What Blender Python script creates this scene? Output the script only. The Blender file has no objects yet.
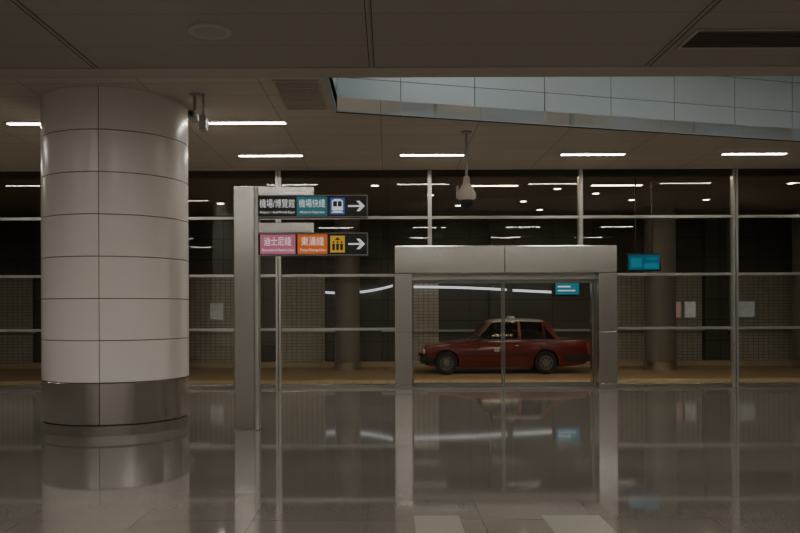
import bpy, bmesh, math, random
from mathutils import Vector, Matrix
random.seed(4)
scene = bpy.context.scene
COL = scene.collection

# ---------------------------------------------------------------- materials
def new_mat(name):
    m = bpy.data.materials.new(name); m.use_nodes = True
    nt = m.node_tree
    return m, nt, nt.nodes['Principled BSDF']

def mat(name, col, rough=0.5, metal=0.0, noise=0.0, nscale=8.0, emis=None, estr=0.0, bump=0.0, stretch=(1,1,1), rvar=0.0, aniso=0.0):
    m, nt, b = new_mat(name)
    b.inputs['Base Color'].default_value = (*col, 1)
    b.inputs['Roughness'].default_value = rough
    b.inputs['Metallic'].default_value = metal
    if aniso: b.inputs['Anisotropic'].default_value = aniso
    if emis:
        b.inputs['Emission Color'].default_value = (*emis, 1)
        b.inputs['Emission Strength'].default_value = estr
    if noise or bump or rvar:
        tc = nt.nodes.new('ShaderNodeTexCoord')
        mp = nt.nodes.new('ShaderNodeMapping'); mp.inputs['Scale'].default_value = stretch
        n = nt.nodes.new('ShaderNodeTexNoise'); n.inputs['Scale'].default_value = nscale; n.inputs['Detail'].default_value = 4
        nt.links.new(tc.outputs['Object'], mp.inputs[0]); nt.links.new(mp.outputs[0], n.inputs['Vector'])
        if noise:
            mx = nt.nodes.new('ShaderNodeMix'); mx.data_type = 'RGBA'
            mx.inputs[6].default_value = (*[c*(1-noise) for c in col], 1)
            mx.inputs[7].default_value = (*[min(1, c*(1+noise)) for c in col], 1)
            nt.links.new(n.outputs['Fac'], mx.inputs[0]); nt.links.new(mx.outputs[2], b.inputs['Base Color'])
        if rvar:
            mr = nt.nodes.new('ShaderNodeMapRange')
            mr.inputs[3].default_value = max(0, rough-rvar); mr.inputs[4].default_value = rough+rvar
            nt.links.new(n.outputs['Fac'], mr.inputs[0]); nt.links.new(mr.outputs[0], b.inputs['Roughness'])
        if bump:
            bp = nt.nodes.new('ShaderNodeBump'); bp.inputs['Strength'].default_value = bump; bp.inputs['Distance'].default_value = 0.01
            nt.links.new(n.outputs['Fac'], bp.inputs['Height']); nt.links.new(bp.outputs[0], b.inputs['Normal'])
    return m

def tile_mat(name, c1, c2, mortar, w, h, msize, rough=0.4, axes='XY', off=(0,0,0), ior=1.5, rvar=0.03, speck=0.0, metal=0.0, offset=0.0, bump=0.0):
    m, nt, b = new_mat(name)
    tc = nt.nodes.new('ShaderNodeTexCoord')
    sp = nt.nodes.new('ShaderNodeSeparateXYZ'); cb = nt.nodes.new('ShaderNodeCombineXYZ')
    nt.links.new(tc.outputs['Object'], sp.inputs[0])
    nt.links.new(sp.outputs[axes[0]], cb.inputs[0]); nt.links.new(sp.outputs[axes[1]], cb.inputs[1])
    mp = nt.nodes.new('ShaderNodeMapping'); mp.inputs['Location'].default_value = off
    nt.links.new(cb.outputs[0], mp.inputs[0])
    br = nt.nodes.new('ShaderNodeTexBrick'); br.offset = offset; br.squash = 1
    br.inputs['Scale'].default_value = 1; br.inputs['Mortar Size'].default_value = msize
    br.inputs['Brick Width'].default_value = w; br.inputs['Row Height'].default_value = h
    br.inputs['Mortar Smooth'].default_value = 0.1
    br.inputs['Color1'].default_value = (*c1, 1); br.inputs['Color2'].default_value = (*c2, 1); br.inputs['Mortar'].default_value = (*mortar, 1)
    nt.links.new(mp.outputs[0], br.inputs['Vector'])
    out = br.outputs['Color']
    if speck:
        n = nt.nodes.new('ShaderNodeTexNoise'); n.inputs['Scale'].default_value = 60; n.inputs['Detail'].default_value = 5
        nt.links.new(tc.outputs['Object'], n.inputs['Vector'])
        mr = nt.nodes.new('ShaderNodeMapRange'); mr.inputs[3].default_value = 1-speck; mr.inputs[4].default_value = 1+speck
        nt.links.new(n.outputs['Fac'], mr.inputs[0])
        mx = nt.nodes.new('ShaderNodeMix'); mx.data_type = 'RGBA'; mx.blend_type = 'MULTIPLY'; mx.inputs[0].default_value = 1
        nt.links.new(out, mx.inputs[6]); nt.links.new(mr.outputs[0], mx.inputs[7]); out = mx.outputs[2]
    nt.links.new(out, b.inputs['Base Color'])
    n2 = nt.nodes.new('ShaderNodeTexNoise'); n2.inputs['Scale'].default_value = 1.3
    nt.links.new(tc.outputs['Object'], n2.inputs['Vector'])
    mr2 = nt.nodes.new('ShaderNodeMapRange'); mr2.inputs[3].default_value = max(0.0, rough-rvar); mr2.inputs[4].default_value = rough+rvar
    nt.links.new(n2.outputs['Fac'], mr2.inputs[0]); nt.links.new(mr2.outputs[0], b.inputs['Roughness'])
    b.inputs['IOR'].default_value = ior; b.inputs['Metallic'].default_value = metal
    if bump:
        bp = nt.nodes.new('ShaderNodeBump'); bp.inputs['Strength'].default_value = bump; bp.inputs['Distance'].default_value = 0.004; bp.invert = True
        nt.links.new(br.outputs['Fac'], bp.inputs['Height']); nt.links.new(bp.outputs[0], b.inputs['Normal'])
    return m

def glass_mat(name, tint=(0.8,0.83,0.82), ior=1.5, rough=0.0):
    m = bpy.data.materials.new(name); m.use_nodes = True; nt = m.node_tree; nt.nodes.clear()
    o = nt.nodes.new('ShaderNodeOutputMaterial'); t = nt.nodes.new('ShaderNodeBsdfTransparent'); t.inputs[0].default_value = (*tint, 1)
    g = nt.nodes.new('ShaderNodeBsdfGlossy'); g.inputs['Roughness'].default_value = rough
    f = nt.nodes.new('ShaderNodeFresnel'); f.inputs['IOR'].default_value = ior
    mx = nt.nodes.new('ShaderNodeMixShader')
    nt.links.new(f.outputs[0], mx.inputs[0]); nt.links.new(t.outputs[0], mx.inputs[1]); nt.links.new(g.outputs[0], mx.inputs[2])
    nt.links.new(mx.outputs[0], o.inputs[0]); return m

M = {}
M['floor'] = tile_mat('granite_floor', (0.160,0.147,0.130), (0.185,0.170,0.151), (0.12,0.108,0.095), 0.9, 0.9, 0.004, rough=0.05, rvar=0.02, speck=0.3, ior=1.75, off=(0.17,0.2,0))
M['painted_reflection'] = mat('floor_reflection_paint', (0.28,0.265,0.24), 0.12, noise=0.15, nscale=40)  # mirrored ceiling light put into the colour of two floor patches
M['ceil_near'] = tile_mat('ceiling_panel_near', (0.36,0.335,0.295), (0.37,0.345,0.305), (0.22,0.20,0.175), 3.35, 0.93, 0.006, rough=0.45, off=(3.52,-0.3,0))
M['ceil_far'] = tile_mat('ceiling_panel_far', (0.57,0.52,0.455), (0.61,0.56,0.49), (0.30,0.275,0.24), 1.55, 0.6, 0.008, rough=0.4, off=(0.1,0.1,0))
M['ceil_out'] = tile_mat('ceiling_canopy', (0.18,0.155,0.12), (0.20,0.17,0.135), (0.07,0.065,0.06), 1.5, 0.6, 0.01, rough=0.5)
M['joint'] = mat('joint_dark', (0.05,0.045,0.04), 0.7, noise=0.1)
M['trim'] = mat('ceiling_edge_metal', (0.50,0.46,0.40), 0.45, noise=0.05)
M['blue'] = mat('blue_grey_panel', (0.40,0.51,0.585), 0.45, noise=0.04, nscale=1)
M['white_col'] = mat('enamel_panel', (0.83,0.79,0.75), 0.24, noise=0.012, nscale=1.5)
M['steel'] = mat('brushed_steel', (0.70,0.68,0.65), 0.26, 1.0, noise=0.06, nscale=6, stretch=(30,30,0.4), rvar=0.02, aniso=0.5)
M['steel_h'] = mat('brushed_steel_horizontal', (0.68,0.66,0.63), 0.24, 1.0, noise=0.05, nscale=6, stretch=(0.2,0.2,30), rvar=0.01, aniso=0.5)
M['steel_band'] = mat('polished_steel_band', (0.85,0.83,0.80), 0.18, 1.0, noise=0.04, nscale=4, stretch=(1,1,20))
M['alu'] = mat('aluminium_bar', (0.58,0.575,0.55), 0.35, 0.8, noise=0.05)
M['glass'] = glass_mat('curtain_glass', (0.84,0.87,0.86), 1.65)
M['glass_door'] = glass_mat('door_glass', (0.88,0.9,0.89), 1.5)
M['black'] = mat('sign_black', (0.012,0.012,0.013), 0.35, noise=0.1)
M['dark'] = mat('dark_plastic', (0.03,0.03,0.03), 0.4, noise=0.1)
M['grey'] = mat('grey_plastic', (0.40,0.39,0.38), 0.45, noise=0.05)
M['lamp'] = mat('fluorescent_diffuser', (0.9,0.9,0.9), 0.5, emis=(1.0,0.935,0.83), estr=56, noise=0.01)
M['lamp_out'] = mat('canopy_diffuser', (0.9,0.9,0.9), 0.5, emis=(1.0,0.80,0.52), estr=30, noise=0.01)
M['downlamp'] = mat('downlight_lens', (0.9,0.9,0.9), 0.5, emis=(1.0,0.88,0.68), estr=34, noise=0.01)
M['wallpaint'] = tile_mat('side_wall_panel', (0.13,0.12,0.11), (0.15,0.14,0.125), (0.05,0.045,0.04), 1.2, 1.2, 0.01, rough=0.4, axes='YZ')
M['wallback'] = tile_mat('rear_wall_panel', (0.36,0.34,0.31), (0.40,0.375,0.345), (0.12,0.11,0.10), 1.2, 1.2, 0.01, rough=0.4, axes='XZ')
M['mosaic'] = tile_mat('mosaic_wall', (0.50,0.48,0.42), (0.58,0.555,0.49), (0.32,0.30,0.265), 0.16, 0.10, 0.012, rough=0.35, axes='XZ')
M['darkwall'] = tile_mat('dark_wall_panel', (0.10,0.095,0.083), (0.12,0.114,0.10), (0.04,0.038,0.033), 1.3, 0.65, 0.012, rough=0.35, axes='XZ')
M['asphalt'] = mat('asphalt', (0.42,0.31,0.19), 0.6, noise=0.25, nscale=20, bump=0.2)
M['pave'] = tile_mat('pavement', (0.55,0.44,0.29), (0.60,0.48,0.33), (0.3,0.23,0.15), 0.4, 0.4, 0.01, rough=0.5)
M['yellow'] = mat('yellow_paint', (0.80,0.58,0.26), 0.6, noise=0.15, nscale=15)
M['curb'] = mat('kerb_concrete', (0.55,0.45,0.32), 0.8, noise=0.15, nscale=15)
M['roadcol'] = mat('road_column_paint', (0.22,0.21,0.19), 0.35, noise=0.08, nscale=2)

# ---------------------------------------------------------------- geometry helpers
def link(o, parent=None):
    COL.objects.link(o)
    if parent: o.parent = parent
    return o

def empty(name, loc=(0,0,0)):
    e = bpy.data.objects.new(name, None); e.location = loc; e.empty_display_size = 0.2
    COL.objects.link(e); return e

def from_bm(bm, name, mats, parent=None, smooth=False, loc=(0,0,0)):
    me = bpy.data.meshes.new(name); bmesh.ops.recalc_face_normals(bm, faces=bm.faces); bm.to_mesh(me); bm.free()
    if not isinstance(mats, (list, tuple)): mats = [mats]
    for m in mats: me.materials.append(m)
    if smooth:
        for p in me.polygons: p.use_smooth = True
    o = bpy.data.objects.new(name, me); o.location = loc
    return link(o, parent)

def bm_box(bm, x0,x1,y0,y1,z0,z1, mi=0):
    vs = [bm.verts.new(c) for c in [(x0,y0,z0),(x1,y0,z0),(x1,y1,z0),(x0,y1,z0),(x0,y0,z1),(x1,y0,z1),(x1,y1,z1),(x0,y1,z1)]]
    for f in [(0,3,2,1),(4,5,6,7),(0,1,5,4),(1,2,6,5),(2,3,7,6),(3,0,4,7)]:
        fc = bm.faces.new([vs[i] for i in f]); fc.material_index = mi
    return vs

def boxes(name, lst, mats, parent=None, bevel=0.0):
    bm = bmesh.new()
    for b in lst:
        bm_box(bm, *b[:6], mi=(b[6] if len(b) > 6 else 0))
    o = from_bm(bm, name, mats, parent)
    if bevel:
        md = o.modifiers.new('bevel', 'BEVEL'); md.width = bevel; md.segments = 2; md.limit_method = 'ANGLE'
    return o

def box(name, x0,x1,y0,y1,z0,z1, m, parent=None, bevel=0.0):
    return boxes(name, [(x0,x1,y0,y1,z0,z1)], m, parent, bevel)

def lathe(name, prof, mats, seg=64, parent=None, loc=(0,0,0), axis='Z', rot=0.0, cap=True, mis=None, smooth_angle=True):
    bm = bmesh.new(); rings = []
    for r, z in prof:
        ring = []
        for i in range(seg):
            a = rot + 2*math.pi*i/seg
            p = (r*math.cos(a), r*math.sin(a), z)
            if axis == 'Y': p = (p[0], p[2], p[1])
            if axis == 'X': p = (p[2], p[0], p[1])
            ring.append(bm.verts.new(p))
        rings.append(ring)
    for k in range(len(rings)-1):
        for i in range(seg):
            f = bm.faces.new((rings[k][i], rings[k][(i+1)%seg], rings[k+1][(i+1)%seg], rings[k+1][i]))
            if mis: f.material_index = mis[k]
            f.smooth = True
    if cap:
        for rr, mi in ((rings[0], mis[0] if mis else 0), (rings[-1], mis[-1] if mis else 0)):
            f = bm.faces.new(rr); f.material_index = mi
    o = from_bm(bm, name, mats, parent, loc=loc)
    md = o.modifiers.new('es', 'EDGE_SPLIT'); md.split_angle = math.radians(35)
    return o

def prism(name, pts, z0, z1, m, parent=None):
    bm = bmesh.new()
    a = [bm.verts.new((x,y,z0)) for x,y in pts]; b = [bm.verts.new((x,y,z1)) for x,y in pts]
    bm.faces.new(a); bm.faces.new(b)
    for i in range(len(pts)):
        j = (i+1) % len(pts); bm.faces.new((a[i],a[j],b[j],b[i]))
    return from_bm(bm, name, m, parent)

def text(name, s, x0, x1, zc, h, y, m, parent, align_w=True):
    c = bpy.data.curves.new(name, 'FONT'); c.body = s; c.size = 1; c.align_x = 'CENTER'; c.extrude = 0.0
    t = bpy.data.objects.new(name, c); COL.objects.link(t); bpy.context.view_layer.update()
    me = bpy.data.meshes.new_from_object(t.evaluated_get(bpy.context.evaluated_depsgraph_get()))
    bpy.data.objects.remove(t)
    if len(me.vertices) == 0: return None
    xs = [v.co.x for v in me.vertices]; ys = [v.co.y for v in me.vertices]
    sx = (x1-x0)/(max(xs)-min(xs)); sz = h/(max(ys)-min(ys))
    cx = (max(xs)+min(xs))/2; cy = (max(ys)+min(ys))/2
    for v in me.vertices:
        v.co = ((v.co.x-cx)*sx + (x0+x1)/2, y, (v.co.y-cy)*sz + zc)
    me.materials.clear(); me.materials.append(m)
    o = bpy.data.objects.new(name, me); return link(o, parent)

def flat(name, pts, y, m, parent):
    bm = bmesh.new(); bm.faces.new([bm.verts.new((x, y, z)) for x, z in pts])
    return from_bm(bm, name, m, parent)

# ---------------------------------------------------------------- room shell
H = 4.6
XL, XR, YB, YG = -14.0, 14.0, -7.0, 16.5
fl = box('floor', XL, XR, YB, YG+0.15, -0.2, 0.0, M['floor'])
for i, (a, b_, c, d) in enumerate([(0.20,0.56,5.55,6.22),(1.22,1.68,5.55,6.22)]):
    box('painted_reflection_%d' % (i+1), a, b_, c, d, 0.0, 0.002, M['painted_reflection'], fl)  # pale patches painted as blurred light reflections, not separate tiles
box('wall_left', XL-0.2, XL, YB, 25, -0.3, 6.6, M['wallpaint'])
box('wall_right', XR, XR+0.2, YB, 25, -0.3, 6.6, M['wallpaint'])
box('wall_back', XL, XR, YB-0.2, YB, -0.2, H+0.3, M['wallback'])
cn = box('ceiling', XL, XR, YB, 9.45, H, H+0.2, M['ceil_near'])
boxes('ceiling_edge', [(XL, XR, 9.46, 9.85, H-0.012, H+0.2)], M['trim'], cn, 0.008)
boxes('ceiling_joint', [(x-0.05+d, x-0.04+d, YB, 9.45, H-0.003, H+0.01) for x in (-10.2,-6.87,-3.52,-0.17,3.18,6.53,9.88) for d in (0,0.06)], M['joint'], cn)
def ed(x): return 11.5 + 0.271*(x+0.74)
prism('ceiling_left', [(XL,9.85),(-0.74,9.85),(-0.74,11.5),(-0.74,YG),(XL,YG)], H, H+0.2, M['ceil_far'], cn)
prism('ceiling_far', [(-0.74,11.5),(XR,ed(XR)),(XR,YG),(-0.74,YG)], H, H+0.2, M['ceil_far'], cn)
box('ceiling_recess_top', -0.9, XR, 9.5, 16.4, 6.3, 6.4, M['trim'], cn)
box('recess_near_side', -0.8, XR, 9.6, 9.84, H+0.2, 6.3, M['trim'], cn)
ang = math.atan(0.271)
L = (XR+0.74)/math.cos(ang); lst = [(0, L-0.05, 0.012, 0.1, H-0.01, 6.3, 1)]
pw = 1.19
edges = [0, 0.98]
while edges[-1] < L-0.1: edges.append(min(L-0.05, edges[-1]+pw))
for a, b_ in zip(edges[:-1], edges[1:]):
    for z0, z1 in ((H-0.012, H+0.49), (H+0.50, H+1.0), (H+1.01, 6.3)):
        lst.append((a+0.006, b_-0.006, 0.0, 0.02, z0, z1, 0))
upo = boxes('rooflight_upstand', lst, [M['blue'], M['joint']], cn)
upo.location = (-0.74, 11.5, 0); upo.rotation_euler = (0,0,ang)
boxes('recess_side_panel', [(-0.80,-0.74, 9.85, 11.49, H-0.01, 6.3)], M['blue'], cn)

def strip(x, y, w=1.2, d=0.13, z=H, m='lamp', name='ceiling_light'):
    e = empty(name, (x, y, z))
    boxes('housing', [(-w/2-0.03, w/2+0.03, -d/2-0.03, -d/2, -0.018, -0.001), (-w/2-0.03, w/2+0.03, d/2, d/2+0.03, -0.018, -0.001),
                      (-w/2-0.03, -w/2, -d/2, d/2, -0.018, -0.001), (w/2, w/2+0.03, -d/2, d/2, -0.018, -0.001)], M['trim'], e)
    box('diffuser', -w/2, w/2, -d/2, d/2, -0.012, -0.002, M[m], e)
    return e
for x in (-11.4,-8.35,-5.3,-2.22,0.85,3.91,6.98,10.05): strip(x, 14.8)
for x in (-8.35,-5.35,-2.2): strip(x, 12.2)
for yy in (5.2, 1.2, -3.0):
    for x in (-8.5,-5.2,-1.85,1.5,4.85,8.2): strip(x, yy, d=0.2)  # unseen fixture rows, added to light the column from the front
for x in (-8.3,-5.3,-2.2,0.85,3.91,6.9,10.0): strip(x, 17.15, m='lamp_out')
for x in (2.5, 5.45): strip(x, 18.5, m='lamp_out')
for x in (1.2, 4.2, 7.4, 10.4): strip(x, 10.6, 1.5, 0.1, 6.3)
pl = strip(5.9, 11.0, 1.5, 0.06, 5.02, name='pendant_light')
boxes('hanger', [(-0.6,-0.59,-0.005,0.005,0,1.28),(0.59,0.6,-0.005,0.005,0,1.28)], M['grey'], pl)
box('pendant_body', -0.78,0.78,-0.06,0.06,0,0.05, M['trim'], pl)

def downlight(x, y, z=H, r=0.09):
    e = empty('downlight', (x,y,z))
    lathe('ring', [(r,-0.001),(r+0.03,-0.001),(r+0.03,-0.012),(r,-0.02)], M['trim'], 24, e, cap=False)
    lathe('lens', [(r,-0.004),(r,-0.010)], M['downlamp'], 24, e)
for x, y in ((-0.3,18.4),(1.1,20.0),(3.7,21.2),(6.6,21.0),(5.3,19.8),(-6.0,19),(9.5,18.3),(8.6,21.0),(-1.9,20.4),(4.15,19.0),(-4.6,21.4),(-9.0,21.5),(9.8,22.0),(4.5,23.0),(2.0,22.0)): downlight(x, y)

# ---------------------------------------------------------------- ceiling speaker + vents
sp = empty('ceiling_speaker', (-1.87, 8.2, H))
lathe('speaker_ring', [(0.17,-0.004),(0.23,-0.002),(0.22,-0.018),(0.18,-0.022)], M['trim'], 48, sp)
lathe('speaker_grille', [(0.17,-0.006),(0.17,-0.024),(0.08,-0.03),(0.01,-0.032)], M['grey'], 48, sp)
v = empty('air_vent', (3.27, 8.2, H))
boxes('vent_frame', [(0,2.6,0,0.03,-0.02,-0.001),(0,2.6,0.55,0.58,-0.02,-0.001),(0,0.03,0.03,0.55,-0.02,-0.001),(2.57,2.6,0.03,0.55,-0.02,-0.001)], M['trim'], v)
boxes('vent_slats', [(0.03,2.57,0.03,0.55,-0.004,-0.001)]+[(0.03,2.57,0.06+i*0.075,0.085+i*0.075,-0.02,-0.004,1) for i in range(7)], [M['black'], mat('vent_slat',(0.12,0.11,0.10),0.5,noise=0.1)], v)
v = empty('air_vent', (-1.48, 9.95, H))
boxes('vent_frame', [(0,0.6,0,0.03,-0.02,-0.001),(0,0.6,1.4,1.43,-0.02,-0.001),(0,0.03,0.03,1.4,-0.02,-0.001),(0.57,0.6,0.03,1.4,-0.02,-0.001)], M['trim'], v)
boxes('vent_slats', [(0.03,0.57,0.03,1.4,-0.004,-0.001)]+[(0.03,0.57,0.05+i*0.09,0.10+i*0.09,-0.018,-0.004,1) for i in range(15)], [M['joint'], M['trim']], v)

# ---------------------------------------------------------------- big clad column
cx, cy, R = -3.90, 11.2, 1.0
colm = empty('cladded_column', (cx, cy, 0))
az = math.atan2(-cy, -cx)
joint_a = az - math.radians(13)
lathe('column_core', [(R-0.02,0),(R-0.02,H)], M['joint'], 96, colm)
lathe('base_ring', [(R-0.015,0.0),(R+0.004,0.0),(R+0.004,0.13),(R-0.015,0.135)], M['steel'], 96, colm, cap=False)
zs = [0.70+0.556*i for i in range(7)]+[H]
def shell(name, z0, z1, m, r):
    bm = bmesh.new(); n = 32
    for k in range(3):
        a0 = joint_a + k*2*math.pi/3 + 0.005; a1 = joint_a + (k+1)*2*math.pi/3 - 0.005
        prev = None
        prof = [(r-0.018,z0),(r-0.004,z0),(r,z0+0.004),(r,z1-0.004),(r-0.004,z1),(r-0.018,z1)]
        for i in range(n+1):
            a = a0+(a1-a0)*i/n
            cur = [bm.verts.new((q*math.cos(a), q*math.sin(a), z)) for q, z in prof]
            if prev:
                for j in range(5):
                    f = bm.faces.new((prev[j],cur[j],cur[j+1],prev[j+1])); f.smooth = (j == 2)
            if i in (0,n): bm.faces.new(cur)
            prev = cur
    o = from_bm(bm, name, m, colm)
    md = o.modifiers.new('es', 'EDGE_SPLIT'); md.split_angle = math.radians(30)
for i in range(7): shell('enamel_ring_%d' % (i+1), zs[i]+0.005, zs[i+1]-0.005 if i < 6 else H-0.002, M['white_col'], R)
shell('steel_band', 0.15, 0.694, M['steel_band'], R+0.003)

# ---------------------------------------------------------------- curtain wall
cw = empty('curtain_wall', (0, YG, 0))
MX = [-11.9,-8.71,-5.51,-2.31,0.89,4.08,7.33,10.55]
ZT = [3.60, 2.38, 1.24]
PX0, PX1 = 0.145, 4.75
PZ = 2.97
lst = []
for x in MX:
    z0 = PZ if PX0 < x < PX1 else 0.0
    if z0 == 0:
        lst += [(x-0.055,x-0.012,-0.12,0.0,z0,H,0),(x+0.012,x+0.055,-0.12,0.0,z0,H,0),(x-0.03,x+0.03,-0.02,0.06,z0,H,0)]
    else:
        lst += [(x-0.04,x+0.04,-0.10,0.06,z0,H,0)]
boxes('mullions', lst, [M['alu']], cw)
lst = []
for z in ZT:
    if z < PZ:
        lst += [(XL, PX0, -0.05,0.03,z-0.028,z+0.028),(PX1, XR, -0.05,0.03,z-0.028,z+0.028)]
    else:
        lst += [(XL, XR, -0.05,0.03,z-0.028,z+0.028)]
boxes('transoms', lst, [M['alu']], cw)
boxes('sill', [(XL,PX0,-0.08,0.08,0.0,0.07),(PX1,XR,-0.08,0.08,0.0,0.07)], M['steel_h'], cw, 0.006)
boxes('head', [(XL,XR,-0.06,0.06,H-0.14,H-0.002)], M['joint'], cw)
bx = [XL]+MX+[XR]
n = 1
for a, b_ in zip(bx[:-1], bx[1:]):
    segs = []
    if b_ <= PX0 or a >= PX1: segs = [(a,b_,0.0,H)]
    else:
        segs = [(a,b_,PZ,H)]
        if a < PX0: segs.append((a,PX0,0.0,PZ))
        if b_ > PX1: segs.append((PX1,b_,0.0,PZ))
    bm = bmesh.new()
    for s in segs:
        bm.faces.new([bm.verts.new(c) for c in [(s[0],YG+0.015,s[2]),(s[1],YG+0.015,s[2]),(s[1],YG+0.015,s[3]),(s[0],YG+0.015,s[3])]])
    from_bm(bm, 'window_%d' % n, M['glass']); n += 1

po = empty('door_portal', (0, 16.1, 0))
boxes('header', [(PX0, 0.52+1.9, 0, 0.75, 2.40, PZ),(0.52+1.905, PX1, 0, 0.75, 2.40, PZ)], M['steel_h'], po, 0.012)
for nm, a, b_ in (('jamb_a', PX0, 0.50), ('jamb_b', 4.37, PX1)):
    lst = []
    for z0, z1 in ((0.0,0.10),(0.104,1.18),(1.184,2.394)):
        lst.append((a, b_, 0, 0.75, z0, z1))
    boxes(nm, lst, M['steel'], po, 0.008)
boxes('door_track', [(0.50,4.37,0.30,0.46,2.28,2.40)], M['alu'], po)
boxes('threshold', [(0.50,4.37,0.2,0.6,0.0,0.012)], M['steel_h'], po)
def door(nm, x0, x1, y):
    e = empty(nm, (0, y, 0))
    boxes('stiles', [(x0,x0+0.035,-0.02,0.02,0.02,2.27),(x1-0.035,x1,-0.02,0.02,0.02,2.27),(x0+0.035,x1-0.035,-0.02,0.02,0.02,0.10),(x0+0.035,x1-0.035,-0.02,0.02,2.20,2.27)], mat('door_stile_metal',(0.25,0.25,0.24),0.35,0.9,noise=0.05), e)
    bm = bmesh.new(); bm.faces.new([bm.verts.new(c) for c in [(x0+0.035,0,0.1),(x1-0.035,0,0.1),(x1-0.035,0,2.2),(x0+0.035,0,2.2)]])
    from_bm(bm, 'pane', M['glass_door'], e)
door('door_1', 0.51, 2.43, 16.47); door('door_2', 2.44, 4.36, 16.47)

# ---------------------------------------------------------------- outside road
e_ = 0.01
box('pavement_slab', XL+e_, XR-e_, 16.66, 18.2, -0.3, -0.01, M['pave'])
box('kerb', XL+e_, XR-e_, 18.2, 18.38, -0.3, -0.005, M['curb'], bevel=0.02)
rd = box('road', XL+e_, XR-e_, 18.385, 23.895, -0.35, -0.121, M['asphalt'])
boxes('lane_paint', [(XL+e_,XR-e_,18.75,18.87,-0.1212,-0.1202),(XL+e_,XR-e_,19.0,19.12,-0.1212,-0.1202)]+[(x,x+1.6,23.3,23.42,-0.1212,-0.1202) for x in range(-12,12,3)], M['yellow'], rd)
box('kerb', XL+e_, XR-e_, 23.9, 24.32, -0.3, 0.04, M['curb'], bevel=0.02)
wr = box('wall_road', XL, XR, 24.6, 24.9, -0.12, H+0.2, M['darkwall'])
lst = []
for a, b_ in ((-13.5,-11.2),(-10.8,-8.4),(-8.0,-7.2),(-6.6,-4.3),(-3.4,-2.0),(0.6,1.6),(6.7,9.9),(10.8,13.6)):
    lst.append((a, b_, 24.53, 24.6, -0.12, 2.75))
boxes('mosaic_dado', lst, M['mosaic'], wr)
boxes('dark_pier', [(a, a+0.7, 24.36, 24.6, -0.12, H) for a in (-11.05,-4.2,-0.9,3.2,9.95)], M['darkwall'], wr, 0.02)
boxes('wall_rail', [(XL+0.01, XR-0.01, 24.42, 24.5, 0.95, 1.02)], M['alu'], wr)
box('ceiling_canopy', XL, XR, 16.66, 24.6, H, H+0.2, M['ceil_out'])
for x, y, r in ((7.9,22.6,0.45),(-1.2,23.0,0.38),(-6.4,23,0.5),(12.5,23,0.5)):
    e = empty('road_column', (x,y,-0.12))
    lathe('shaft', [(r,0.0),(r,0.9),(r-0.01,0.9),(r-0.01,H+0.12)], M['roadcol'], 48, e)
    lathe('kick_ring', [(r,0.0),(r+0.02,0.0),(r+0.02,0.25),(r,0.26)], M['steel'], 48, e, cap=False)
lc = empty('reflection_streaks', (0,24.3,2.2))  # glowing tubes added to paint white reflections in the glass, standoffs included
streak_m = mat('reflection_glow',(0.9,0.9,0.9),0.5,emis=(0.9,0.95,1.0),estr=0.8,noise=0.01)
def streak(nm, x0, x1, z0, z1, sag):
    bm = bmesh.new(); prev = None; N = 20
    for i in range(N+1):
        t = i/N; x = x0+(x1-x0)*t; z = z0+(z1-z0)*t - sag*4*t*(1-t)
        cur = [bm.verts.new(c) for c in ((x,-0.04,z-0.035),(x,-0.04,z+0.035),(x,0.02,z+0.035),(x,0.02,z-0.035))]
        if prev:
            for j in range(4): bm.faces.new((prev[j],cur[j],cur[(j+1)%4],prev[(j+1)%4]))
        if i in (0,N): bm.faces.new(cur)
        prev = cur
    from_bm(bm, nm, streak_m, lc)
streak('streak_a', -1.95, 0.15, 0.0, 0.20, 0.10)
streak('streak_b', 0.8, 3.7, 0.16, 0.06, -0.02)
streak('streak_c', 3.9, 5.1, 0.04, -0.02, 0.0)
boxes('streak_standoffs', [(x-0.02,x+0.02,0.02,0.3,-0.06,-0.02) for x in (-1.7,-0.9)]+[(x-0.02,x+0.02,0.02,0.3,0.08,0.12) for x in (1.2,2.4)]+[(4.4,4.44,0.02,0.3,0.0,0.03)], M['grey'], lc)

scr_m = mat('mirrored_sign_blue', (0.02,0.08,0.12), 0.2, emis=(0.01,0.13,0.24), estr=0.5, noise=0.3)
scr_m2 = mat('screen_cyan', (0.02,0.1,0.12), 0.2, emis=(0.03,0.35,0.48), estr=0.4, noise=0.3)
wt = mat('sign_white', (0.85,0.85,0.85), 0.5, emis=(1,1,1), estr=0.45, noise=0.01)
e = empty('mirrored_sign', (5.80,17.6,2.70))  # glowing panel put in for a sign mirrored in the glass, hangers added
box('case', -0.38,0.38,0,0.08,-0.2,0.2, M['dark'], e, 0.01)
box('display', -0.35,0.35,-0.006,-0.001,-0.17,0.17, scr_m, e)
boxes('display_blocks', [(-0.3,-0.05,-0.010,-0.007,-0.12,0.1),(0.05,0.3,-0.010,-0.007,0.06,0.1),(0.0,0.33,-0.010,-0.007,-0.14,-0.02)], scr_m2, e)
boxes('hanger', [(-0.2,-0.17,0.02,0.05,0.2,H-2.70),(0.17,0.2,0.02,0.05,0.2,H-2.70)], M['dark'], e)
e = empty('wall_sign', (5.65,24.6,2.3))
box('case', -0.4,0.4,-0.1,0,-0.22,0.22, M['dark'], e, 0.01)
box('panel', -0.37,0.37,-0.106,-0.101,-0.19,0.19, scr_m2, e)
boxes('arrow_block', [(-0.3,0.1,-0.11,-0.107,0.03,0.08),(-0.3,0.25,-0.11,-0.107,-0.09,-0.05)], wt, e)
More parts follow.
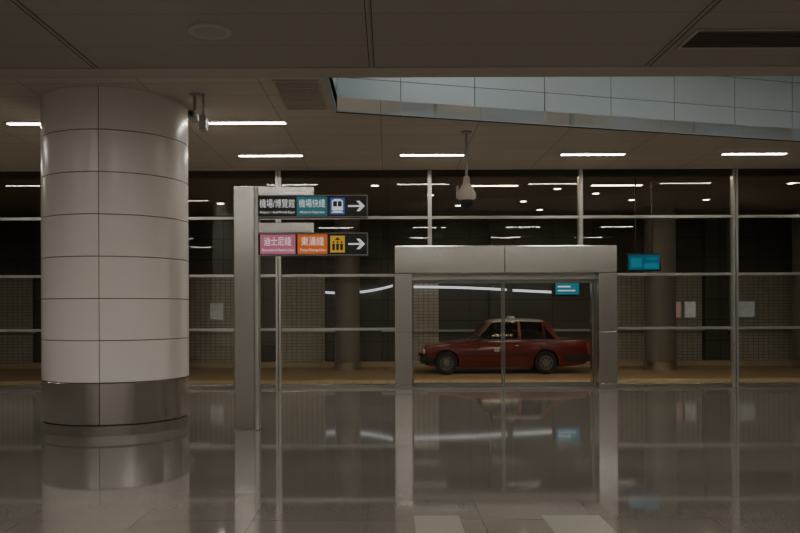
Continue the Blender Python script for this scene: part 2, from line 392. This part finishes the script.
for x, w_, c in ((8.62,0.30,(0.55,0.47,0.42)),(9.05,0.36,(0.6,0.34,0.30)),(9.52,0.34,(0.6,0.57,0.52)),(11.3,0.5,(0.4,0.4,0.38)),(7.0,0.3,(0.35,0.42,0.42)),(-5.4,0.4,(0.4,0.38,0.34))):
    e = empty('light_patch_poster', (x,24.53,1.62))  # posters added as bright patches, their sheets glow without a lamp
    boxes('frame', [(-w_/2-0.03,w_/2+0.03,-0.03,0,-0.28,0.28)], M['alu'], e)
    box('sheet', -w_/2,w_/2,-0.035,-0.031,-0.25,0.25, mat('light_patch_sheet', c, 0.5, noise=0.5, nscale=6, emis=c, estr=0.2), e)

# ---------------------------------------------------------------- direction sign pylon
ds = empty('direction_signpost', (0, 10.7, 0))
PXa, PXb = -2.12, -1.79
boxes('pylon', [(PXa, PXb-0.05, 0, 0.22, 0.012, 3.355)], M['steel'], ds, 0.01)
boxes('pylon_channel', [(PXb-0.048, PXb+0.005, 0.03, 0.2, 0.012, 3.355)], M['alu'], ds, 0.004)
boxes('pylon_foot', [(PXa-0.01, PXb+0.015, -0.01, 0.23, 0.0, 0.012)], M['steel'], ds)
boxes('arms', [(PXb+0.005,-1.02,0.03,0.17,3.235,3.35),(PXb+0.005,-1.02,0.03,0.17,2.715,2.86)], M['steel_h'], ds, 0.006)
def arrow(x, z, s, y, m, nm='arrow'):
    h = s/2; t = 0.012
    pts = [(x-h, z-t), (x+h*0.45, z-t), (x+h*0.0, z-h*0.62), (x+h*0.38, z-h*0.62), (x+h, z), (x+h*0.38, z+h*0.62), (x+h*0.0, z+h*0.62), (x+h*0.45, z+t), (x-h, z+t)]
    flat(nm, pts, y, m, ds)
cyan = mat('sign_teal', (0.02,0.20,0.25), 0.4, emis=(0.02,0.18,0.24), estr=0.3, noise=0.02)
pink = mat('sign_pink', (0.70,0.20,0.36), 0.4, emis=(0.7,0.2,0.34), estr=0.22, noise=0.02)
orng = mat('sign_orange', (0.80,0.18,0.02), 0.4, emis=(0.85,0.18,0.02), estr=0.28, noise=0.02)
yell = mat('sign_yellow', (0.85,0.50,0.03), 0.4, emis=(0.85,0.5,0.03), estr=0.25, noise=0.02)
blue = mat('sign_blue', (0.03,0.14,0.55), 0.4, emis=(0.03,0.14,0.55), estr=0.3, noise=0.02)
for nm, z0, z1 in (('upper_box', 2.925, 3.232), ('lower_box', 2.40, 2.712)):
    box(nm, -1.785, -0.275, 0.0, 0.16, z0, z1, M['black'], ds, 0.01)
    boxes(nm+'_frame', [(-1.785,-0.275,-0.008,0,z0,z0+0.012),(-1.785,-0.275,-0.008,0,z1-0.012,z1),(-0.287,-0.275,-0.008,0,z0+0.012,z1-0.012)], M['grey'], ds)
Y1, Y2, Y3 = -0.003, -0.006, -0.009
zc = 3.078
text('text_airport_zh', '機場/博覽館', -1.76, -1.28, zc+0.04, 0.12, Y1, wt, ds)
text('text_airport_en', 'Airport / AsiaWorld-Expo', -1.76, -1.28, zc-0.085, 0.045, Y1, wt, ds)
flat('express_panel', [(-1.25,2.945),(-0.83,2.945),(-0.83,3.212),(-1.25,3.212)], Y1, cyan, ds)
text('text_express_zh', '機場快綫', -1.22, -0.86, zc+0.04, 0.115, Y2, wt, ds)
text('text_express_en', 'Airport Express', -1.21, -0.87, zc-0.085, 0.042, Y2, wt, ds)
flat('train_icon_bg', [(-0.79,2.965),(-0.59,2.965),(-0.59,3.19),(-0.79,3.19)], Y1, blue, ds)
flat('train_icon_body', [(-0.765,3.02),(-0.615,3.02),(-0.615,3.15),(-0.65,3.175),(-0.73,3.175),(-0.765,3.15)], Y2, wt, ds)
flat('train_icon_window', [(-0.75,3.07),(-0.695,3.07),(-0.695,3.145),(-0.75,3.145)], Y3, M['black'], ds)
flat('train_icon_window_b', [(-0.685,3.07),(-0.63,3.07),(-0.63,3.145),(-0.685,3.145)], Y3, M['black'], ds)
flat('train_icon_rail', [(-0.775,2.985),(-0.605,2.985),(-0.64,3.01),(-0.74,3.01)], Y2, wt, ds)
arrow(-0.43, 3.078, 0.23, Y1, wt)
zc = 2.556
flat('resort_panel', [(-1.755,2.42),(-1.27,2.42),(-1.27,2.692),(-1.755,2.692)], Y1, pink, ds)
text('text_resort_zh', '迪士尼綫', -1.70, -1.33, zc+0.04, 0.12, Y2, wt, ds)
text('text_resort_en', 'Disneyland Resort Line', -1.73, -1.29, zc-0.085, 0.045, Y2, wt, ds)
flat('line_panel', [(-1.24,2.42),(-0.83,2.42),(-0.83,2.692),(-1.24,2.692)], Y1, orng, ds)
text('text_line_zh', '東涌綫', -1.19, -0.88, zc+0.04, 0.12, Y2, wt, ds)
text('text_line_en', 'Tung Chung Line', -1.21, -0.86, zc-0.085, 0.045, Y2, wt, ds)
flat('lift_icon_bg', [(-0.79,2.44),(-0.59,2.44),(-0.59,2.67),(-0.79,2.67)], Y1, yell, ds)
for k, xx in enumerate((-0.745,-0.69,-0.635)):
    flat('lift_person_%d' % k, [(xx-0.017,2.47),(xx+0.017,2.47),(xx+0.02,2.56),(xx-0.02,2.56)], Y2, M['black'], ds)
    flat('lift_head_%d' % k, [(xx+0.014*math.cos(t*math.pi/4), 2.582+0.014*math.sin(t*math.pi/4)) for t in range(8)], Y2, M['black'], ds)
flat('lift_arrows', [(-0.73,2.61),(-0.65,2.61),(-0.69,2.65)], Y2, M['black'], ds)
arrow(-0.43, 2.556, 0.23, Y1, wt)

# ---------------------------------------------------------------- cctv dome camera
cc = empty('dome_cctv_camera', (1.31, 12.9, 0))
lathe('ceiling_flange', [(0.09,H-0.03),(0.09,H-0.001)], M['grey'], 32, cc)
lathe('stem', [(0.022,3.80),(0.022,H-0.03)], M['grey'], 24, cc)
lathe('housing', [(0.03,3.86),(0.05,3.84),(0.06,3.74),(0.10,3.68),(0.135,3.60),(0.14,3.50),(0.125,3.46)], M['trim'], 40, cc)
lathe('dome', [(0.118,3.46)]+[(0.118*math.cos(t*math.pi/16),3.46-0.15*math.sin(t*math.pi/16)) for t in range(1,8)], M['dark'], 40, cc)
boxes('side_arm', [(-0.17,-0.13,-0.02,0.02,3.48,3.70),(0.13,0.16,-0.02,0.02,3.48,3.60)], M['grey'], cc, 0.005)
bc = empty('ceiling_security_camera', (-2.62, 10.6, 0))
boxes('drop_bracket', [(-0.02,0.02,-0.02,0.02,4.32,H),(-0.07,0.07,-0.05,0.05,H-0.02,H),(0.10,0.13,-0.02,0.02,4.2,H)], M['grey'], bc)
boxes('camera_body', [(-0.045,0.045,-0.22,0.08,4.22,4.34)], M['grey'], bc, 0.012)
lathe('lens', [(0.03,-0.25),(0.035,-0.22)], M['dark'], 24, bc, loc=(0,0,4.28), axis='Y')
boxes('speaker_box', [(0.07,0.16,-0.08,0.08,4.1,4.3)], M['grey'], bc, 0.01)

# ---------------------------------------------------------------- taxi
tx = empty('taxi', (3.20, 22.0, -0.12))
red = mat('taxi_red', (0.15,0.008,0.006), 0.2, noise=0.03); red.node_tree.nodes['Principled BSDF'].inputs['Coat Weight'].default_value = 0.6
silver = mat('taxi_silver', (0.55,0.55,0.53), 0.3, 0.3, noise=0.03)
tyre = mat('tyre_rubber', (0.02,0.02,0.02), 0.8, noise=0.2)
hub = mat('hubcap', (0.28,0.28,0.28), 0.3, 0.8, noise=0.05)
cglass = glass_mat('taxi_glass', (0.35,0.38,0.38), 1.6)
chrome = mat('chrome', (0.6,0.6,0.6), 0.15, 1.0, noise=0.02)
hl = mat('headlamp_lens', (0.8,0.8,0.8), 0.1, noise=0.02)
tl = mat('tail_lamp_lens', (0.5,0.02,0.01), 0.2, noise=0.02)
seatm = mat('seat_vinyl', (0.12,0.11,0.10), 0.6, noise=0.1)
st = [(-2.30,0.34,0.66,0.70),(-2.27,0.26,0.74,0.77),(-2.15,0.22,0.79,0.82),(-1.95,0.20,0.815,0.84),(-1.67,0.19,0.845,0.85),(-1.3,0.18,0.88,0.85),(-0.85,0.18,0.92,0.85),
      (-0.3,0.18,0.935,0.85),(0.4,0.18,0.94,0.85),(1.14,0.19,0.945,0.85),(1.6,0.20,0.95,0.845),(2.0,0.23,0.945,0.83),(2.25,0.27,0.92,0.80),(2.33,0.32,0.86,0.76),(2.35,0.38,0.78,0.70)]
bm = bmesh.new(); rings = []
for x, zb, zs_, w in st:
    half = [(w*0.90,zb),(w*0.97,zb+0.08),(w,0.42 if zb < 0.34 else 0.45),(w,0.55),(w*0.99,zs_-0.09 if zs_-0.09 > 0.57 else 0.6),(w*0.955,zs_-0.025),(w*0.90,zs_),(w*0.5,zs_+0.022),(0,zs_+0.03)]
    pts = half + [(-y, z) for y, z in reversed(half[:-1])]
    rings.append([bm.verts.new((x, y, z)) for y, z in pts])
nn = len(rings[0])
for a, b_ in zip(rings[:-1], rings[1:]):
    for i in range(nn):
        j = (i+1) % nn
        f = bm.faces.new((a[i],a[j],b_[j],b_[i])); f.smooth = True
bm.faces.new(rings[0]); bm.faces.new(rings[-1])
body = from_bm(bm, 'body', [red, tyre], tx)
WX = (-1.67, 1.14)
for wx in WX:
    bmc = bmesh.new()
    bmesh.ops.create_cone(bmc, cap_ends=True, segments=40, radius1=0.37, radius2=0.37, depth=2.2, matrix=Matrix.Translation((wx,0,0.31)) @ Matrix.Rotation(math.pi/2,4,'X'))
    mc = bpy.data.meshes.new('cut'); bmc.to_mesh(mc); bmc.free(); mc.materials.append(tyre)
    co = bpy.data.objects.new('cut', mc); COL.objects.link(co); co.location = tx.location
    md = body.modifiers.new('b','BOOLEAN'); md.object = co; md.operation = 'DIFFERENCE'; md.solver = 'EXACT'
bpy.context.view_layer.update()
newme = bpy.data.meshes.new_from_object(body.evaluated_get(bpy.context.evaluated_depsgraph_get()))
body.modifiers.clear(); body.data = newme
for o in [o for o in bpy.data.objects if o.name.startswith('cut')]: bpy.data.objects.remove(o)
md = body.modifiers.new('es','EDGE_SPLIT'); md.split_angle = math.radians(32)
boxes('underbody', [(-1.25,0.72,-0.7,0.7,0.17,0.4),(-2.1,2.1,-0.42,0.42,0.22,0.6)], tyre, tx)
for i, wx in enumerate(WX):
    for s in (-1, 1):
        c = empty('wheel_%d%s' % (i, 'n' if s < 0 else 'f')); c.parent = tx; c.location = (wx, s*0.73, 0.31)
        lathe('tyre', [(0.19,-0.09),(0.27,-0.1),(0.305,-0.08),(0.31,-0.04),(0.31,0.04),(0.305,0.08),(0.27,0.1),(0.19,0.09)], tyre, 40, c, axis='Y')
        lathe('rim', [(0.195,s*0.085),(0.185,s*0.10),(0.16,s*0.088),(0.10,s*0.095),(0.06,s*0.108),(0.02,s*0.11)], hub, 32, c, axis='Y')
        boxes('rim_slots', [(0.115*math.cos(k*math.pi/4)-0.02,0.115*math.cos(k*math.pi/4)+0.02,s*0.093-0.008,s*0.093+0.008,0.115*math.sin(k*math.pi/4)-0.02,0.115*math.sin(k*math.pi/4)+0.02) for k in range(8)], tyre, c)
bm = bmesh.new()
rs = [(-0.42,1.425,0.56),(-0.34,1.455,0.60),(-0.1,1.48,0.615),(0.4,1.49,0.62),(0.9,1.48,0.615),(1.10,1.455,0.60),(1.17,1.425,0.56)]
rings = []
for x, z, w in rs:
    half = [(w,z-0.05),(w*0.985,z-0.02),(w*0.92,z),(w*0.5,z+0.018),(0,z+0.022)]
    pts = half+[(-y,zz) for y, zz in reversed(half[:-1])]+[(-w*0.9,z-0.06),(w*0.9,z-0.06)]
    rings.append([bm.verts.new((x,y,zz)) for y, zz in pts])
nn = len(rings[0])
for a, b_ in zip(rings[:-1], rings[1:]):
    for i in range(nn):
        j=(i+1)%nn; f = bm.faces.new((a[i],a[j],b_[j],b_[i])); f.smooth = True
bm.faces.new(rings[0]); bm.faces.new(rings[-1])
rf = from_bm(bm, 'roof', silver, tx); md = rf.modifiers.new('es','EDGE_SPLIT'); md.split_angle = math.radians(40)
bm = bmesh.new()
B = {('f',1):(-0.88,0.76,0.93),('f',-1):(-0.88,-0.76,0.93),('r',1):(1.58,0.74,0.95),('r',-1):(1.58,-0.74,0.95)}
T = {('f',1):(-0.38,0.59,1.42),('f',-1):(-0.38,-0.59,1.42),('r',1):(1.14,0.59,1.42),('r',-1):(1.14,-0.59,1.42)}
def V(c): return bm.verts.new(c)
for k1, k2 in ((('f',1),('f',-1)),(('r',1),('r',-1)),(('f',1),('r',1)),(('f',-1),('r',-1))):
    bm.faces.new((V(B[k1]),V(B[k2]),V(T[k2]),V(T[k1])))
from_bm(bm, 'windows', cglass, tx)
def bar(bm, p0, p1, wx_, wy_):
    vs = []
    for p in (p0, p1):
        vs.append([bm.verts.new((p[0]+a*wx_/2, p[1]+b_*wy_/2, p[2])) for a, b_ in ((-1,-1),(1,-1),(1,1),(-1,1))])
    for i in range(4):
        j=(i+1)%4; bm.faces.new((vs[0][i],vs[0][j],vs[1][j],vs[1][i]))
    bm.faces.new(vs[0]); bm.faces.new(vs[1])
bm = bmesh.new()
for s in (1,-1):
    bar(bm, (-0.87,s*0.765,0.92), (-0.37,s*0.595,1.43), 0.07, 0.04)
    bar(bm, (0.42,s*0.765,0.92), (0.40,s*0.597,1.43), 0.09, 0.035)
    bar(bm, (1.50,s*0.755,0.93), (1.10,s*0.595,1.43), 0.16, 0.04)
    bar(bm, (1.13,s*0.765,0.93), (1.06,s*0.597,1.43), 0.035, 0.03)
from_bm(bm, 'pillars', red, tx)
boxes('belt_trim', [(-0.86,1.5,s*0.795-0.008,s*0.795+0.008,0.925,0.95) for s in (1,-1)], chrome, tx)
boxes('door_gaps', [(x-0.006,x+0.006,s*0.853-0.004,s*0.853+0.004,0.24,0.90) for s in (1,-1) for x in (-0.78,0.44)]+[(1.2-0.006,1.2+0.006,s*0.85-0.004,s*0.85+0.004,0.70,0.92) for s in (1,-1)], tyre, tx)
boxes('side_moulding', [(-1.25,0.72,s*0.857-0.008,s*0.857+0.008,0.50,0.54) for s in (1,-1)], tyre, tx)
boxes('door_handles', [(x,x+0.16,s*0.862-0.012,s*0.862+0.012,0.76,0.79) for s in (1,-1) for x in (0.22,0.98)], chrome, tx, 0.004)
boxes('door_emblem', [(-0.33,-0.18,s*0.858-0.003,s*0.858+0.003,0.61,0.72) for s in (1,-1)], M['grey'], tx)
boxes('front_bumper', [(-2.40,-2.22,-0.80,0.80,0.30,0.50),(-2.33,-2.02,0.79,0.85,0.32,0.49),(-2.33,-2.02,-0.85,-0.79,0.32,0.49)], tyre, tx, 0.03)
boxes('rear_bumper', [(2.28,2.44,-0.80,0.80,0.34,0.54),(1.62,2.36,0.80,0.862,0.36,0.53),(1.62,2.36,-0.862,-0.80,0.36,0.53)], tyre, tx, 0.03)
boxes('headlamps', [(-2.33,-2.22,s*0.60-0.15,s*0.60+0.15,0.55,0.68) for s in (1,-1)], hl, tx, 0.02)
boxes('grille', [(-2.32,-2.27,-0.40,0.40,0.54,0.68)], chrome, tx, 0.01)
boxes('tail_lamps', [(2.27,2.37,s*0.63-0.14,s*0.63+0.14,0.62,0.80) for s in (1,-1)], tl, tx, 0.02)
boxes('mirrors', [(-0.80,-0.68,s*0.93-0.09,s*0.93+0.07,0.93,1.05) for s in (1,-1)], tyre, tx, 0.02)
boxes('licence_plates', [(-2.415,-2.40,-0.25,0.25,0.35,0.46),(2.44,2.455,-0.25,0.25,0.38,0.49)], silver, tx)
boxes('roof_sign', [(0.18,0.36,-0.22,0.22,1.50,1.58)], mat('roof_sign_white',(0.6,0.6,0.56),0.4,noise=0.02), tx, 0.02)
boxes('seats', [(-0.18,0.0,s*0.36-0.22,s*0.36+0.22,0.9,1.16) for s in (1,-1)]+[(-0.14,-0.04,s*0.36-0.11,s*0.36+0.11,1.16,1.32) for s in (1,-1)]+[(1.0,1.2,-0.62,0.62,0.9,1.12)], seatm, tx, 0.03)
tx.scale = (0.965,1,1)

# ---------------------------------------------------------------- world + camera
w = bpy.data.worlds.new('world'); scene.world = w; w.use_nodes = True
w.node_tree.nodes['Background'].inputs[0].default_value = (0.02,0.02,0.025,1)
w.node_tree.nodes['Background'].inputs[1].default_value = 0.3

cam = bpy.data.cameras.new('camera'); co = bpy.data.objects.new('camera', cam); COL.objects.link(co)
co.location = (0,0,1.65); co.rotation_euler = (math.radians(90), math.radians(0.22), 0)
cam.lens = 35; cam.sensor_width = 36; cam.shift_x = 0.015; cam.shift_y = 0.054
scene.camera = co
